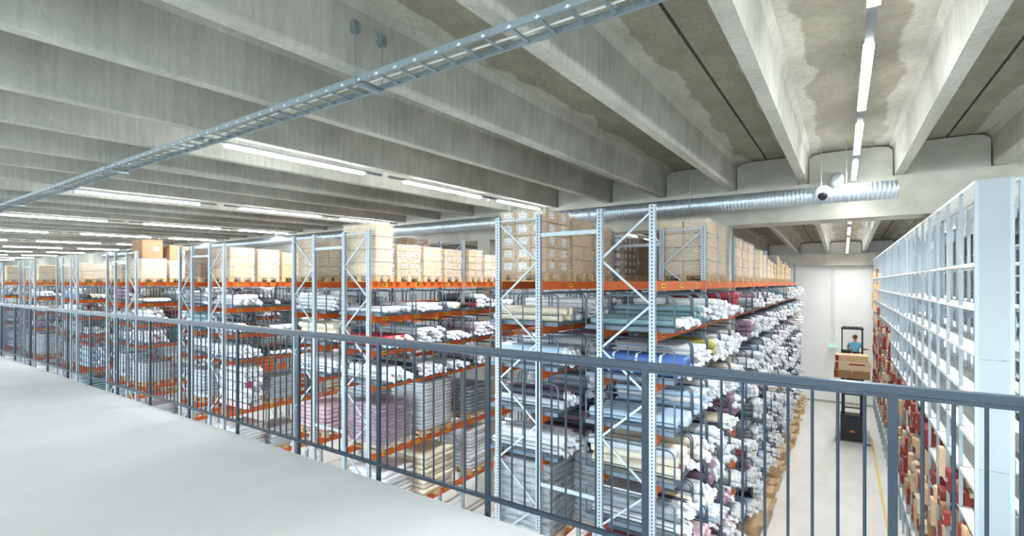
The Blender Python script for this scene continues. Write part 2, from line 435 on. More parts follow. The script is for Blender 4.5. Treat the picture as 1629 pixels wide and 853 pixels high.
# ------------------------------------------------------------------ rolls
def roll_arrays(n, L, r, seed):
    rr = random.Random(seed); V = []; Fc = []
    xs = [(-L/2, r*.92), (-L/2+.05, r), (0, r*1.02), (L/2-.05, r), (L/2, r*.9)]
    for x, q in xs:
        for i in range(n):
            a = 2*PI*i/n; g = q*(1+rr.uniform(-.07, .07)); V.append((x, g*math.cos(a), g*math.sin(a)))
    for s in range(len(xs)-1):
        for i in range(n):
            a = s*n+i; b = s*n+(i+1) % n; Fc.append((a, b, b+n, a+n))
    Fc.append(tuple(range(n-1, -1, -1))); Fc.append(tuple(range((len(xs)-1)*n, len(xs)*n)))
    return V, Fc
def tuft_arrays(n, r, seed):        # crumpled plastic bag end: neck and ragged flare
    rr = random.Random(seed); V = []; Fc = []
    fl = rr.uniform(.6, 1.15); dz = rr.uniform(-.035, .005)
    prof = [(-.06, 1.04, 0), (.0, 1.0, 0), (.03, .55, dz*.3), (.055, .5, dz*.6), (.10, fl, dz*1.4), (.125, fl*.6, dz*2)]
    for j, (x, q, z) in enumerate(prof):
        for i in range(n):
            a = 2*PI*i/n; am = .05 if j < 2 else .32
            g = r*q*(1+rr.uniform(-am, am)); V.append((x+(rr.uniform(-.02, .02) if j > 3 else 0), g*math.cos(a), g*math.sin(a)+z))
    for s in range(len(prof)-1):
        for i in range(n):
            a = s*n+i; b = s*n+(i+1) % n; Fc.append((a, b, b+n, a+n))
    Fc.append(tuple(range((len(prof)-1)*n, len(prof)*n)))
    return V, Fc
RR = {'thin': .046, 'mid': .06, 'fat': .078}
ROLLM, TUFTM, ROLLA, TUFTA = {}, {}, {}, {}
for kk, r in RR.items():
    for vv in range(4):
        V, Fc = roll_arrays(10, 1.30, r, vv); me = bpy.data.meshes.new('roll'); me.from_pydata(V, [], Fc); me.materials.append(M['w_white'])
        me.polygons.foreach_set('use_smooth', [True]*len(me.polygons)); ROLLM[kk, vv] = me
        V, Fc = tuft_arrays(9, r, vv+10); me = bpy.data.meshes.new('bag_end'); me.from_pydata(V, [], Fc); me.materials.append(M['plastic']); TUFTM[kk, vv] = me
        ROLLA[kk, vv] = roll_arrays(7, 1.30, r, vv); TUFTA[kk, vv] = tuft_arrays(6, r, vv+10)
BANDM = {}
for kk, r in RR.items():
    mb = MB()
    for x in (-.4, -.05, .3):
        mb.tube([(x-.018, 0, 0), (x+.018, 0, 0)], r*1.07, 10)
    BANDM[kk] = mb.mesh('white_band'); BANDM[kk].materials.append(M['paper'])

cradles, rolls = [], []     # descriptions, ranked by size in the picture below
PALETTE = ['white']*7+['pale grey']*6+['cream']*3+['grey']*4+['pale blue']*3+['dark']*2+['purple']*2+['red']*1+['pink']*2+['teal']
def fill(k, side, c, lv, x, y, z, kind, colour=None, layers=None, band=False, heap=0):
    if not heap: cradles.append(dict(k=k, side=side, c=c, lv=lv, p=(x, y, z)))
    tp = random.choice([.15, .5, .75, 1])
    rk = kind; r = RR[rk]; W = CW-.12
    n = int(W/(2*r)); L = layers or random.randint(2, 4)
    L = heap or min(L, int((.46)/(1.76*r)))
    base = colour or random.choice(PALETTE)
    for la in range(L):
        m = n-(la % 2) if la else n
        if la == L-1 and la > 0: m = max(2, m-random.randint(0, 3))
        st = -(n-(la % 2))*r+r
        for q in range(m):
            col = base if R() < .8 else random.choice(PALETTE)
            rolls.append(dict(k=k, side=side, c=c, lv=lv, la=la, q=q, kind=rk, var=random.randrange(4), col=col, band=band, heap=heap, tuft=R() < tp,
                p=(x+U(-.07, .07)+.03, y+st+2*r*q, z+.064+r+la*1.76*r), rot=U(-.012, .012)))
special = {   # (rack, side, cradle, level) -> kind, colour, layers, band
 (0,'A',0,1): ('mid','teal',1,False), (0,'A',1,1): ('thin','teal',3,False), (0,'A',2,1): ('thin','white',4,False),
 (0,'A',3,1): ('mid','pale grey',2,False), (0,'A',4,1): ('fat','red',3,False), (0,'A',5,1): ('thin','white',4,False),
 (0,'A',0,2): ('fat','blue',2,True), (0,'A',1,2): ('thin','white',4,False), (0,'A',2,2): ('mid','olive',3,False), (0,'A',3,2): ('thin','white',4,False), (0,'A',4,2): ('mid','pale grey',3,False),
 (0,'A',0,3): ('fat','pale blue',1,False), (0,'A',1,3): ('thin','pale blue',4,False), (0,'A',2,3): ('thin','white',4,False), (0,'A',3,3): ('thin','white',4,False), (0,'A',6,2): ('fat','purple',3,False),
 (0,'A',0,4): ('fat','cream',3,False), (0,'A',1,4): ('fat','cream',2,False), (0,'A',2,4): ('mid','pale grey',2,False), (0,'A',4,4): ('fat','purple',4,False),
 (0,'A',0,5): ('mid','grey',3,False), (0,'A',1,5): ('fat','pale grey',2,False), (0,'A',2,5): ('fat','purple',4,False),
 (0,'B',0,1): ('mid','cream',2,False), (0,'B',1,1): ('thin','white',4,False), (0,'B',2,1): ('mid','white',3,False),
 (0,'B',0,2): ('fat','pale blue',2,False), (0,'B',1,2): ('mid','pale grey',3,False), (0,'B',0,3): ('fat','white',2,False), (0,'B',0,4): ('mid','white',3,False),
 (1,'A',0,1): ('mid','white',1,False), (1,'A',1,1): ('thin','white',2,False), (1,'A',0,2): ('mid','red',2,False), (1,'A',1,2): ('thin','pale grey',4,False), (1,'A',2,2): ('thin','white',2,False), (1,'A',3,2): ('thin','pink',4,False),
 (1,'A',0,3): ('fat','white',2,False), (1,'A',1,3): ('thin','white',3,False), (1,'A',2,3): ('thin','white',2,False), (1,'A',3,3): ('thin','pink',4,False),
 (2,'A',0,1): ('fat','white',2,False), (2,'A',0,3): ('mid','white',3,False),
}
PIT = BAY/3
def cyc(c): b = c//3; return YR+BAY*b+PY/2+.02+CW/2+.03+(c % 3)*.965
AX = lambda k: frame_x(k)[1]-.42      # cradle centre on the front side, the ends stand into the aisle
BXc = lambda k: frame_x(k)[2]+.46
for lv in range(1, 9):
    for c in range(24):
        if c == 5: continue          # the concrete column stands here
        if c < 24 and R() < .04 and (0,'A',c,lv) not in special: 
            cradles.append(dict(k=0, side='A', c=c, lv=lv, p=(AX(0), cyc(c), LV0[lv]))); continue
        s = special.get((0,'A',c,lv))
        if s is None:
            kd = random.choice(['thin','thin','mid','mid','fat'])
            if c > 14 and lv > 3: s = (kd, random.choice(['dark','dark','grey','white','pale grey']), None, False)
            else: s = (kd, None, None, False)
        fill(0, 'A', c, lv, AX(0), cyc(c), LV0[lv], *s)
for lv in range(1, 5):
    for c in range(5):
        s = special.get((0,'B',c,lv)) or (random.choice(['thin','mid','fat']), None, None, False)
        fill(0, 'B', c, lv, BXc(0), cyc(c), LV0[lv], *s)
for k in range(1, 7):
    for lv in (1, 2, 3):
        for c in range(5 if k < 4 else 3):
            s = special.get((k,'A',c,lv)) or (random.choice(['thin','mid','fat']), None, random.choice([1,2,3,4]), False)
            fill(k, 'A', c, lv, AX(k), cyc(c), LV1[lv], *s)
        for c in range(2):
            s = (random.choice(['thin','mid','fat']), None, None, False)
            fill(k, 'B', c, lv, BXc(k), cyc(c), LV1[lv], *s)
for k in range(2, 7):              # loose heaps of rolls in the tall bays
    for c, yy in ((0, 7.25), (1, 8.35)):
        if (k+c) % 2 == 0: fill(k, 'A', c, 4, AX(k), yy, LV1[4]+.0, 'fat', random.choice(['white', 'pale grey', 'pale blue']), None, False, random.randint(5, 8))
def score(p, s, hidden=1.):
    a, b, d = proj(*p)
    if a < -20 or a > 1660 or b > 880: return 0
    return s/d*hidden
for cdc in cradles: cdc['s'] = score((cdc['p'][0]+.6, cdc['p'][1], cdc['p'][2]), 1, .75 if cdc['side'] == 'B' else 1)
# front faces of the first rack foreshorten with distance
for cdc in cradles:
    if cdc['k'] == 0 and cdc['side'] == 'A': cdc['s'] *= max(.35, 1-.02*cdc['c'])
order = sorted(cradles, key=lambda d: -d['s'])
SIDE = {'A': 'front', 'B': 'rear'}
stuffc = MB().use('cradle')
for i, d in enumerate(order):
    if i < 300 and d['s'] > 0:
        t = thing('cradle', 'grey tubular cradle, %s along %s side, %s level down, %s' % (ORD[d['c']], SIDE[d['side']], ORD[d['lv']], RN[d['k']]),
                  'cradle', d['p'], 'tubular roll cradles on the racks')
        link('base_frame', CFRM, t); link('deck', CDK, t)
        for s in (-1, 1): link('side_hoop', HOOP, t, (0, s*(CW/2), .04))
    else:
        x, y, z = d['p']
        stuffc.box(x-CL/2, x+CL/2, y-CW/2, y+CW/2, z+.01, z+.06)
        for s in (-1, 1):
            L = CL/2; yy = y+s*CW/2
            stuffc.tube([(x-L, yy, z+.05), (x-L, yy, z+CH-.03), (x-L+.08, yy, z+CH+.04), (x+L-.08, yy, z+CH+.04), (x+L, yy, z+CH-.03), (x+L, yy, z+.05)], .014, 4, False)
o = obj('cradles', stuffc, None); o['kind'] = 'stuff'
tag(o, 'many more grey tubular cradles deep along the racks', 'cradle')
for d in rolls:
    d['s'] = 0 if d['heap'] else score((d['p'][0]+.7, d['p'][1], d['p'][2]), RR[d['kind']], .7 if d['side'] == 'B' else 1)
    if d['k'] == 0 and d['side'] == 'A': d['s'] *= max(.2, 1-.06*d['c'])
order = sorted(rolls, key=lambda d: -d['s'])
LAY = ['bottom', 'second', 'third', 'fourth', 'fifth']
sv, sf, smi = [], [], []; smats = list('w_'+c for c in WRAP)+['plastic']; off = 0
for i, d in enumerate(order):
    kv = (d['kind'], d['var'])
    if i < 300 and d['s'] > 0:
        o = link('fabric_roll', ROLLM[kv], None, d['p'], d['rot']); setmat(o, 'w_'+d['col'])
        tag(o, '%s roll, %s in %s layer, %s %s cradle, %s level, %s' % (d['col'], ORD[d['q']], LAY[d['la']], ORD[d['c']], SIDE[d['side']], ORD[d['lv']],
            RN[d['k']].replace(' from forklift aisle', ' from aisle')), 'fabric roll', 'wrapped fabric rolls lying in the cradles')
        if d['tuft']: link('bag_end', TUFTM[kv], o, (.65, 0, 0))
        if d['band']: link('white_band', BANDM[d['kind']], o)
    else:
        p = np.array(d['p'])
        for A, mi, ox in ((ROLLA[kv], smats.index('w_'+d['col']), 0), (TUFTA[kv], len(smats)-1, .65))[:2 if d['tuft'] else 1]:
            V = np.array(A[0]); V[:, 0] += ox; V = V+p
            sv.append(V); sf += [tuple(q+off for q in f) for f in A[1]]; smi += [mi]*len(A[1]); off += len(V)
me = bpy.data.meshes.new('fabric_rolls'); me.from_pydata(np.concatenate(sv).tolist(), [], sf)
for m_ in smats: me.materials.append(M[m_])
me.polygons.foreach_set('material_index', smi); me.update()
o = link('fabric_rolls', me); o['kind'] = 'stuff'; tag(o, 'hundreds of further wrapped fabric rolls filling the cradles deep in the racks', 'fabric rolls')

# ------------------------------------------------------------------ pallet loads on top beams and in tall bays
def pallet_parts(t, lx, ly):
    def deck():
        mb = MB()
        for i in range(7):
            y = -ly/2+ly*i/7; mb.box(-lx/2, lx/2, y, y+ly/7-.02, .118, .14)
        return mb
    pk = ('pal', round(lx, 2), round(ly, 2))
    if pk not in _cache:
        me = deck().mesh('deck_boards'); me.materials.append(M['pallet'])
        rb = BX(-lx/2, lx/2, -.05, .05, 0, .02); 
        for x in (-lx/2+.07, 0, lx/2-.07): rb.box(x-.07, x+.07, -.05, .05, .02, .118)
        rm = rb.mesh('runner'); rm.materials.append(M['pallet']); _cache[pk] = (me, rm)
    me, rm = _cache[pk]
    p = link('pallet', me, t)
    for y in (-ly/2+.06, 0, ly/2-.06): link('runner', rm, p, (0, y, 0))
def carton_mesh(a, b, c, m):
    key = ('ct', round(a, 2), round(b, 2), round(c, 2), m)
    if key not in _cache:
        e = .008; mb = MB().use(m)
        x, y = a/2, b/2
        vs = []
        for z, s in ((0, e), (e, 0), (c-e, 0), (c, e)):
            vs += [(-x+s, -y+s, z), (x-s, -y+s, z), (x-s, y-s, z), (-x+s, y-s, z)]
        fs = [(3, 2, 1, 0), (12, 13, 14, 15)]
        for j in range(3):
            for i in range(4): fs.append((j*4+i, j*4+(i+1) % 4, j*4+4+(i+1) % 4, j*4+4+i))
        mb.add(vs, fs)
        mb.use('tape'); mb.box(-.025, .025, -y-.001, y+.001, c-.06, c+.001)
        _cache[key] = mb.mesh('carton')
    return _cache[key]
def label_mesh(a, b, dark=False):
    key = ('lb', a, b, dark)
    if key not in _cache:
        mb = MB().use('ink' if dark else 'paper'); mb.box(-a/2, a/2, -.002, 0, -b/2, b/2)
        mb.use('paper' if dark else 'ink')
        if dark: mb.box(-a*.28, a*.28, -.003, -.002, -b*.28, b*.28)
        else:
            mb.box(-a*.34, a*.1, -.003, -.002, -b*.26, -b*.21); mb.box(-a*.34, a*.26, -.003, -.002, b*.16, b*.21)
        _cache[key] = mb.mesh('paper_label')
    return _cache[key]
def film_mesh(lx, ly, h, seed):
    rr = random.Random(seed); mb = MB(); nx, nz = 6, 10
    per = []
    for i in range(nx): per.append((-lx/2+lx*i/nx, -ly/2))
    for i in range(nx): per.append((lx/2, -ly/2+ly*i/nx))
    for i in range(nx): per.append((lx/2-lx*i/nx, ly/2))
    for i in range(nx): per.append((-lx/2, ly/2-ly*i/nx))
    n = len(per); vs = []
    for j in range(nz+1):
        for (x, y) in per:
            g = 1+rr.uniform(.0, .02); vs.append((x*g, y*g, .06+(h-.06)*j/nz+rr.uniform(-.01, .01)))
    fs = [(j*n+i, j*n+(i+1) % n, (j+1)*n+(i+1) % n, (j+1)*n+i) for j in range(nz) for i in range(n)]
    fs.append(tuple(range(nz*n, nz*n+n)))
    return mb.add(vs, fs)
seed = 100
def load(label, x0, x1, y0, y1, z, h, nx, ny, nz, m='carton', lab=None, film=True, cat='pallet load', group='wrapped pallet loads on the racks', jit=.006, skip=0):
    global seed; seed += 1
    lx, ly = x1-x0, y1-y0
    t = thing('pallet_load', label, cat, ((x0+x1)/2, (y0+y1)/2, z), group)
    pallet_parts(t, lx, ly)
    a, b, c = (lx-.04)/nx, (ly-.04)/ny, h/nz
    for kz in range(nz):
        for i in range(nx):
            for j in range(ny):
                if 0 < i < nx-1 and 0 < j < ny-1 and kz < nz-1: continue
                if kz == nz-1 and skip and (i*ny+j) < skip: continue
                x = -lx/2+.02+a*(i+.5); y = -ly/2+.02+b*(j+.5)
                o = link('carton', carton_mesh(a-.012, b-.012, c-.008, m), t, (x+U(-jit, jit), y+U(-jit, jit), .142+c*kz))
                if lab:
                    lw, lh, dk = lab
                    if j == 0: link('paper_label', label_mesh(lw, lh, dk), o, (0, -(b-.012)/2-.001, c*.55))
                    if i == nx-1: link('paper_label', label_mesh(lw, lh, dk), o, ((a-.012)/2+.001, 0, c*.55), PI/2)
    if film: obj('stretch_film', film_mesh(lx-.01, ly-.01, h+.155, seed), 'film', t)
    return t
z0 = LV0[0]
Y0 = YR+PY/2
# first rack, rear side first bay: three tall labelled stacks
bx0, bx1 = frame_x(0)[2]-.04, frame_x(0)[3]+.02
load('tall film-wrapped stack of white-labelled cartons at the front rack end', bx0, bx1, 6.76, 7.62, z0, 1.02, 3, 2, 5, 'carton', (.15, .11, False))
load('tall plain carton stack just behind the white-labelled stack, first rack', bx0, bx1, 7.70, 8.55, z0, .98, 2, 2, 4, 'carton')
load('third carton stack deep behind the white-labelled stack, first rack', bx0, bx1, 8.63, 9.45, z0, .94, 2, 2, 4, 'carton')
load('dark brown carton stack with printed labels behind the empty top bay', bx0+.1, bx1+.1, 9.85, 10.65, z0, .80, 3, 3, 5, 'carton_brown', (.1, .08, False))
load('dark brown wrapped carton stack behind the empty top bay', bx0+.1, bx1+.1, 10.8, 11.6, z0, .86, 2, 2, 3, 'carton_brown')
ax0, ax1 = frame_x(0)[0]-.06, frame_x(0)[1]+.03
hs = [[1.0, .98, .96], [.86, .84, .84], [.74, .78, .70], [.60, .55, .5], [.82, .7, .6], [.7, .6, .5]]
for b in range(1, 7):
    for q in range(3):
        if (b == 1 and q == 2): continue
        y = YR+BAY*b+.08+q*.93
        load('film-wrapped beige carton stack, %s pallet of %s top bay beside forklift aisle' % (ORD[q], ORD[b]), ax0, ax1, y, y+.84, z0, hs[b-1][q]+.05, 2 if b < 3 else 1, 2, 4 if b < 3 else 3,
             'carton_pale' if (b+q) % 3 else 'carton', None, b < 4)
# second rack, front side
f1 = frame_x(1)[1]; x0, x1 = f1-1.02, f1+.04
load('tall crumpled stack of four film-wrapped packs at second rack end', x0, x1, 6.74, 7.24, z0, 1.06, 1, 1, 4, 'carton_pale')
load('carton stack with printed black marks, second pallet of second rack top', x0, x1, 7.32, 8.05, z0, .66, 2, 3, 5, 'carton', (.07, .055, True))
load('sagging film-wrapped carton pair, third pallet of second rack top', x0, x1, 8.12, 8.74, z0, .66, 1, 1, 2, 'carton')
load('small wrapped carton stack with white film top, second rack', x0, x1, 8.82, 9.46, z0, .64, 2, 2, 4, 'carton', (.07, .055, True))
load('two-column carton stack with small labels, second rack second bay', x0, x1, 9.74, 10.32, z0, .68, 2, 2, 4, 'carton', (.04, .04, False))
load('last carton stack visible on second rack top beside first rack', x0, x1, 10.4, 11.1, z0, .58, 2, 2, 3, 'carton_pale', (.04, .04, False))
o1 = frame_x(1)[2]
load('brown cartons with framed labels on second rack rear side', o1+.10, o1+1.05, 7.5, 8.3, z0, .86, 3, 2, 5, 'carton_brown', (.12, .09, True))
load('clear-wrapped low stack in front of brown labelled cartons, second rack', o1-.05, o1+.75, 6.74, 7.4, z0, .84, 2, 2, 4, 'carton_pale', None, True)
load('dark carton block on second rack rear top deep behind wrapped packs', o1+.9, o1+1.75, 8.5, 9.3, z0, .95, 1, 1, 2, 'carton_brown')
# third rack
f2 = frame_x(2)[1]; x0, x1 = f2-1.02, f2+.04
load('plain wrapped tan carton block at third rack end', x0, x1, 6.74, 7.42, z0, .80, 1, 1, 3, 'carton')
load('plain tan carton block, second pallet of third rack', x0, x1, 7.5, 8.15, z0, .78, 1, 1, 2, 'carton')
load('plain tan carton block, third pallet of third rack', x0, x1, 8.22, 9.0, z0, .74, 1, 1, 2, 'carton', None, False)
load('film-wrapped pale stack on third rack rear side', frame_x(2)[2], frame_x(2)[2]+1, 6.74, 7.5, z0, .8, 1, 2, 6, 'carton_brown')
# fourth rack
f3 = frame_x(3)[1]; x0, x1 = f3-1.02, f3+.04
load('pale wrapped carton block at fourth rack end carrying dark boxes', x0, x1, 6.74, 7.5, z0, .66, 2, 1, 1, 'carton_pale')
load('pale wrapped carton block, second pallet of fourth rack', x0, x1, 7.58, 8.3, z0, .62, 1, 1, 1, 'carton_pale')
load('pale wrapped carton block, third pallet of fourth rack', x0, x1, 8.4, 9.2, z0, .62, 1, 1, 1, 'carton_pale', None, False)
for q, (yy, s, lab) in enumerate(((6.8, .62, 'large dark brown box on pale pallet at fourth rack end'), (7.62, .5, 'large dark brown box on second pallet of fourth rack'))):
    o = link('box', carton_mesh(.9, .6, s, 'carton_brown'), None, (f3-.5, yy+.3, z0+.142+(.66 if q == 0 else .62)+.02)); tag(o, lab, 'box', 'dark boxes on the fourth rack')
    link('paper_label', label_mesh(.16, .14, False), o, (.451, .1, s*.5), PI/2)
load('white film-wrapped stack on fourth rack rear side', frame_x(3)[2], frame_x(3)[2]+1, 6.74, 7.5, z0, .5, 1, 1, 3, 'carton_pale')
for k in (4, 5, 6):
    f = frame_x(k)[1]
    for q in range(3):
        y = 6.74+q*.9
        load('pale film-wrapped stack, %s pallet on top of the %s' % (ORD[q], RN[k].replace(' from forklift aisle', ' from aisle')), f-1.02, f+.04, y, y+.8, z0, U(.45, .75), 1, 1, 2, 'carton_pale')
    load('pale film-wrapped stack on rear top of the %s' % RN[k].replace(' from forklift aisle', ' from aisle'), frame_x(k)[2], frame_x(k)[2]+1, 6.74, 7.5, z0, U(.4, .6), 1, 1, 2, 'carton_pale')

# soft stacks in the tall bays of the other racks
def bundle_mesh(lx, ly, h, sd):
    rr = random.Random(sd); mb = MB(); nx, ny = 6, 5; vs = []; fs = []
    for s in (1, -1):
        for j in range(ny+1):
            for i in range(nx+1):
                u, v = i/nx*2-1, j/ny*2-1
                e = max(0, 1-abs(u)**4)*max(0, 1-abs(v)**4)
                vs.append((u*lx/2*(1-.03*rr.random()), v*ly/2*(1-.03*rr.random()), h/2+s*h/2*(.62+.38*e**.5)+rr.uniform(-.012, .012)*(e > 0)))
    n = (nx+1)*(ny+1)
    for s in range(2):
        for j in range(ny):
            for i in range(nx):
                a = s*n+j*(nx+1)+i; f = (a, a+1, a+nx+2, a+nx+1); fs.append(f if s == 0 else f[::-1])
    rim = [i for i in range(nx+1)]+[(j+1)*(nx+1)-1 for j in range(1, ny+1)]+[ny*(nx+1)+i for i in range(nx-1, -1, -1)]+[j*(nx+1) for j in range(ny-1, 0, -1)]
    for q in range(len(rim)):
        a, b = rim[q], rim[(q+1) % len(rim)]; fs.append((a, a+n, b+n, b))
    me = mb.add(vs, fs).mesh('bundle'); me.polygons.foreach_set('use_smooth', [True]*len(me.polygons)); me.materials.append(M['w_white']); return me
BUN = {}
def soft_stack(label, x, y, z, lx, ly, h, n, col, jit=.03, cat='bundle stack', film=False):
    t = thing('bundle_stack', label, cat, (x, y, z), 'stacks of wrapped textile bundles')
    pallet_parts(t, lx, ly); hh = h/n
    for i in range(n):
        key = (round(lx, 2), round(ly, 2), round(hh, 2), i % 3)
        if key not in BUN: BUN[key] = bundle_mesh(lx, ly, hh*1.12, i % 3)
        o = link('bundle', BUN[key], t, (U(-jit, jit), U(-jit, jit), .14+hh*i), U(-.04, .04)); setmat(o, 'w_'+col)
    if film: obj('stretch_film', film_mesh(lx+.02, ly+.02, h+.17, n), 'film', t)
    return t
for k in range(1, 7):
    rn = RN[k].replace(' from forklift aisle', ' from aisle')
    f = frame_x(k)[1]; z5 = LV1[4]; z7 = LV1[5]
    if k == 1:
        soft_stack('purple shrink-wrapped bundle stack at the second rack end', f-.45, 7.28, z5, 1.0, .85, .80, 11, 'purple', .02, film=True)
        soft_stack('tall neat stack of white folded bundles on second rack', f-.45, 8.55, z5, 1.05, 1.0, 1.08, 14, 'white', .015)
        soft_stack('dark low bundle stack, third pallet of second rack', f-.5, 10.2, z5, 1.0, .9, .7, 8, 'grey')
        soft_stack('low white bundle stack under purple stack, second rack', f-.45, 7.3, z7, 1.05, .85, .80, 8, 'white')
        soft_stack('low white bundle stack under tall white stack, second rack', f-.4, 8.5, z7, 1.1, 1.0, .88, 8, 'cream')
        soft_stack('tall white bundle stack low on second rack second bay', f-.45, 10.2, z7, 1.0, .9, .98, 11, 'white')
        soft_stack('pinkish bundle stack on second rack rear side', frame_x(k)[2]+.45, 7.2, z5, 1.0, .8, .55, 6, 'pink')
        soft_stack('pale grey bundle stack on second rack rear side behind pinkish stack', frame_x(k)[2]+.5, 8.3, z5, 1.0, .9, .9, 10, 'pale grey')
    else:
        for q, (yy, hh, nn) in enumerate(((7.25, U(.6, 1.05), 9), (8.35, U(.6, 1.05), 9), (10.1, .9, 9))):
            col = [['pale grey', 'white', 'grey'], ['teal', 'pale blue', 'pale grey'], ['white', 'pale grey', 'cream']][k % 3][q]
            if q == 2 or (k+q) % 2: soft_stack('%s wrapped bundle stack, %s pallet in tall bay of %s' % (col, ORD[q], rn), f-.45, yy, z5, 1.05, .92, hh, nn, col)
            soft_stack('%s low bundle stack, %s pallet under tall bay of %s' % (col, ORD[q], rn), f-.45, yy, z7, 1.05, .92, hh*.9, nn, col)
        soft_stack('pale bundle stack, rear side tall bay of %s' % rn, frame_x(k)[2]+.45, 7.25, z5, 1.0, .85, .8, 8, 'pale grey')
# first rack rear side, below: silver stacks and loose cartons
soft_stack('silver shrink-wrapped pallet behind the railing at first rack end', frame_x(0)[2]+.42, 7.18, LV0[6], 1.05, .9, 1.15, 10, 'grey', film=True)
soft_stack('round-edged silver wrapped column stack in first rack middle', frame_x(0)[3]+.48, 7.9, LV0[6], 1.02, .6, 1.15, 13, 'grey', .02, film=True)
for q in range(6):
    o = link('carton', carton_mesh(.36, .3, round(.2+.04*(q % 3), 2), random.choice(['carton', 'carton_pale'])), None, (frame_x(0)[2]+.25+.4*(q % 2), 8.05+.42*(q//2), LV0[6]+.002), U(-.3, .3))
    tag(o, 'loose tan carton, %s behind the silver pallet low in the first rack' % ORD[q], 'carton', 'loose cartons low in the first rack')
# cartons standing on the floor at the foot of the first rack
n = 0
y = 9.9
while y < 30:
    if 11.4 < y < 12.6: y = 12.62
    wd = U(.45, .7); h = U(.35, .8)
    o = link('carton', carton_mesh(.5, round(wd, 1), round(h, 1), random.choice(['carton', 'carton_pale', 'carton'])), None, (-1.98+U(-.08, .12), y+wd/2, 0)); n += 1
    tag(o, 'open tan carton on the floor below the rack, %s from the near end' % ORD[min(n-1, 29)], 'carton', 'cartons at the foot of the first rack')
    for s in (-1, 1):
        fl = MB().add([(0, 0, 0), (0, wd*.8, 0), (s*.16, wd*.8, .08), (s*.16, 0, .08), (0, 0, .006), (0, wd*.8, .006), (s*.16, wd*.8, .086), (s*.16, 0, .086)], BOXF)
        obj('flap', fl, 'carton', o, (s*.245, -wd*.4, round(h, 1)-.01))
    y += wd+U(.02, .3)
t = thing('corner_guard', 'yellow corner guard at the far foot of the forklift-aisle rack', 'guard', (-2.0, 31.2, 0))
obj('guard_plate', BX(-.2, .2, -.04, .04, 0, .45), 'yellow', t); obj('guard_cap', BX(-.22, .22, -.06, .06, .45, .5), 'yellow', t)
# clear lidded bin at first rack end
t = thing('storage_bin', 'clear plastic storage bin with lid low at the first rack end', 'bin', (-2.62, 7.15, LV0[5]+.07))
def taper(x, y, h, a, z=0): return MB().add([(-x*a, -y*a, z), (x*a, -y*a, z), (x*a, y*a, z), (-x*a, y*a, z), (-x, -y, z+h), (x, -y, z+h), (x, y, z+h), (-x, y, z+h)], BOXF)

obj('tub', taper(.34, .26, .36, .84), 'clear', t); obj('lid', BX(-.36, .36, -.28, .28, .36, .40), 'clear', t)

# ================================================================== METAL SHELVING on the right
SX, SY0, SD, SB = 1.29, 7.88, .34, .955
NBY = 25; STOP = EYE+1.21
SLV = [EYE+.24-.54*i for i in range(12)]
sh = thing('metal_shelving', 'very tall galvanised metal shelving with white shelves and perforated posts along aisle', 'shelving')
def spost():
    mb = MB().use('galv'); 
    holed(mb, (-.02, 0, 0), (1, 0, 0), .04, 0, STOP, .012, .012, .042)
    holed(mb, (-.02, .035, 0), (0, -1, 0), .035, 0, STOP, .012, .012, .042)
    holed(mb, (.02, 0, 0), (0, 1, 0), .035, 0, STOP, .012, .012, .042)
    mb.add([(-.02, .035, 0), (.02, .035, 0), (.02, .035, STOP), (-.02, .035, STOP)], [(0, 3, 2, 1)])
    mb.use('galv_dark').box(-.012, .012, .006, .03, .02, STOP-.02)
    return mb.mesh('post')
SP = spost()
tray = BX(0, SD*2+.02, .0, SB-.03, -.03, 0)
tray = MB().box(.0, SD, 0, SB-.03, -.004, 0).box(0, .012, 0, SB-.03, -.035, 0).box(SD-.012, SD, 0, SB-.03, -.035, 0)
TR = tray.mesh('shelf_board'); TR.materials.append(M['shelf'])
nsh = 0; rest = MB()
for u in range(2):
    x = SX+u*(SD+.04)
    for j in range(NBY+1):
        y = SY0+SB*j
        if y > YW-.1: continue
        link('post', SP, sh, (x+.02, y, 0)); link('post', SP, sh, (x+SD-.02, y, 0))
    for i, z in enumerate([STOP]+SLV):
        for j in range(NBY):
            y = SY0+SB*j+.02
            if u == 0 and nsh < 290 and j < 22: link('shelf_board', TR, sh, (x, y, z)); nsh += 1
            else:
                rest.box(x, x+SD, y, y+SB-.03, z-.004, z); rest.box(x, x+.012, y, y+SB-.03, z-.035, z-.004)
o = obj('shelf_boards', rest, 'shelf', sh); o['kind'] = 'stuff'
for u in range(2):
    x = SX+u*(SD+.04)
    for z_a, z_b in ((0, 2.2), (2.205, 4.4), (4.405, EYE-.905), (EYE-.9, STOP)):
        obj('end_panel', BX(x+.04, x+SD-.04, SY0-.004, SY0, z_a, z_b), 'panel', sh)
    # divider sheets of every bay frame
    dv = BX(0, SD-.08, 0, .003, 0, STOP-.05).mesh('divider_sheet'); dv.materials.append(M['galv_dark'])
    for j in range(1, NBY, 1):
        if j > 9 and (j*7+u*3) % 5 < 2: link('divider_sheet', dv, sh, (x+.04, SY0+SB*j+.012, 0))
for j in range(0, NBY, 2):       # bracing strips in the back
    for z in (EYE-.55, EYE+.75, EYE-2.2, EYE-4):
        obj('back_strip', BX(SX+SD+.012, SX+SD+.02, SY0+SB*j+.03, SY0+SB*(j+1), z, z+.16), 'galv_dark', sh)
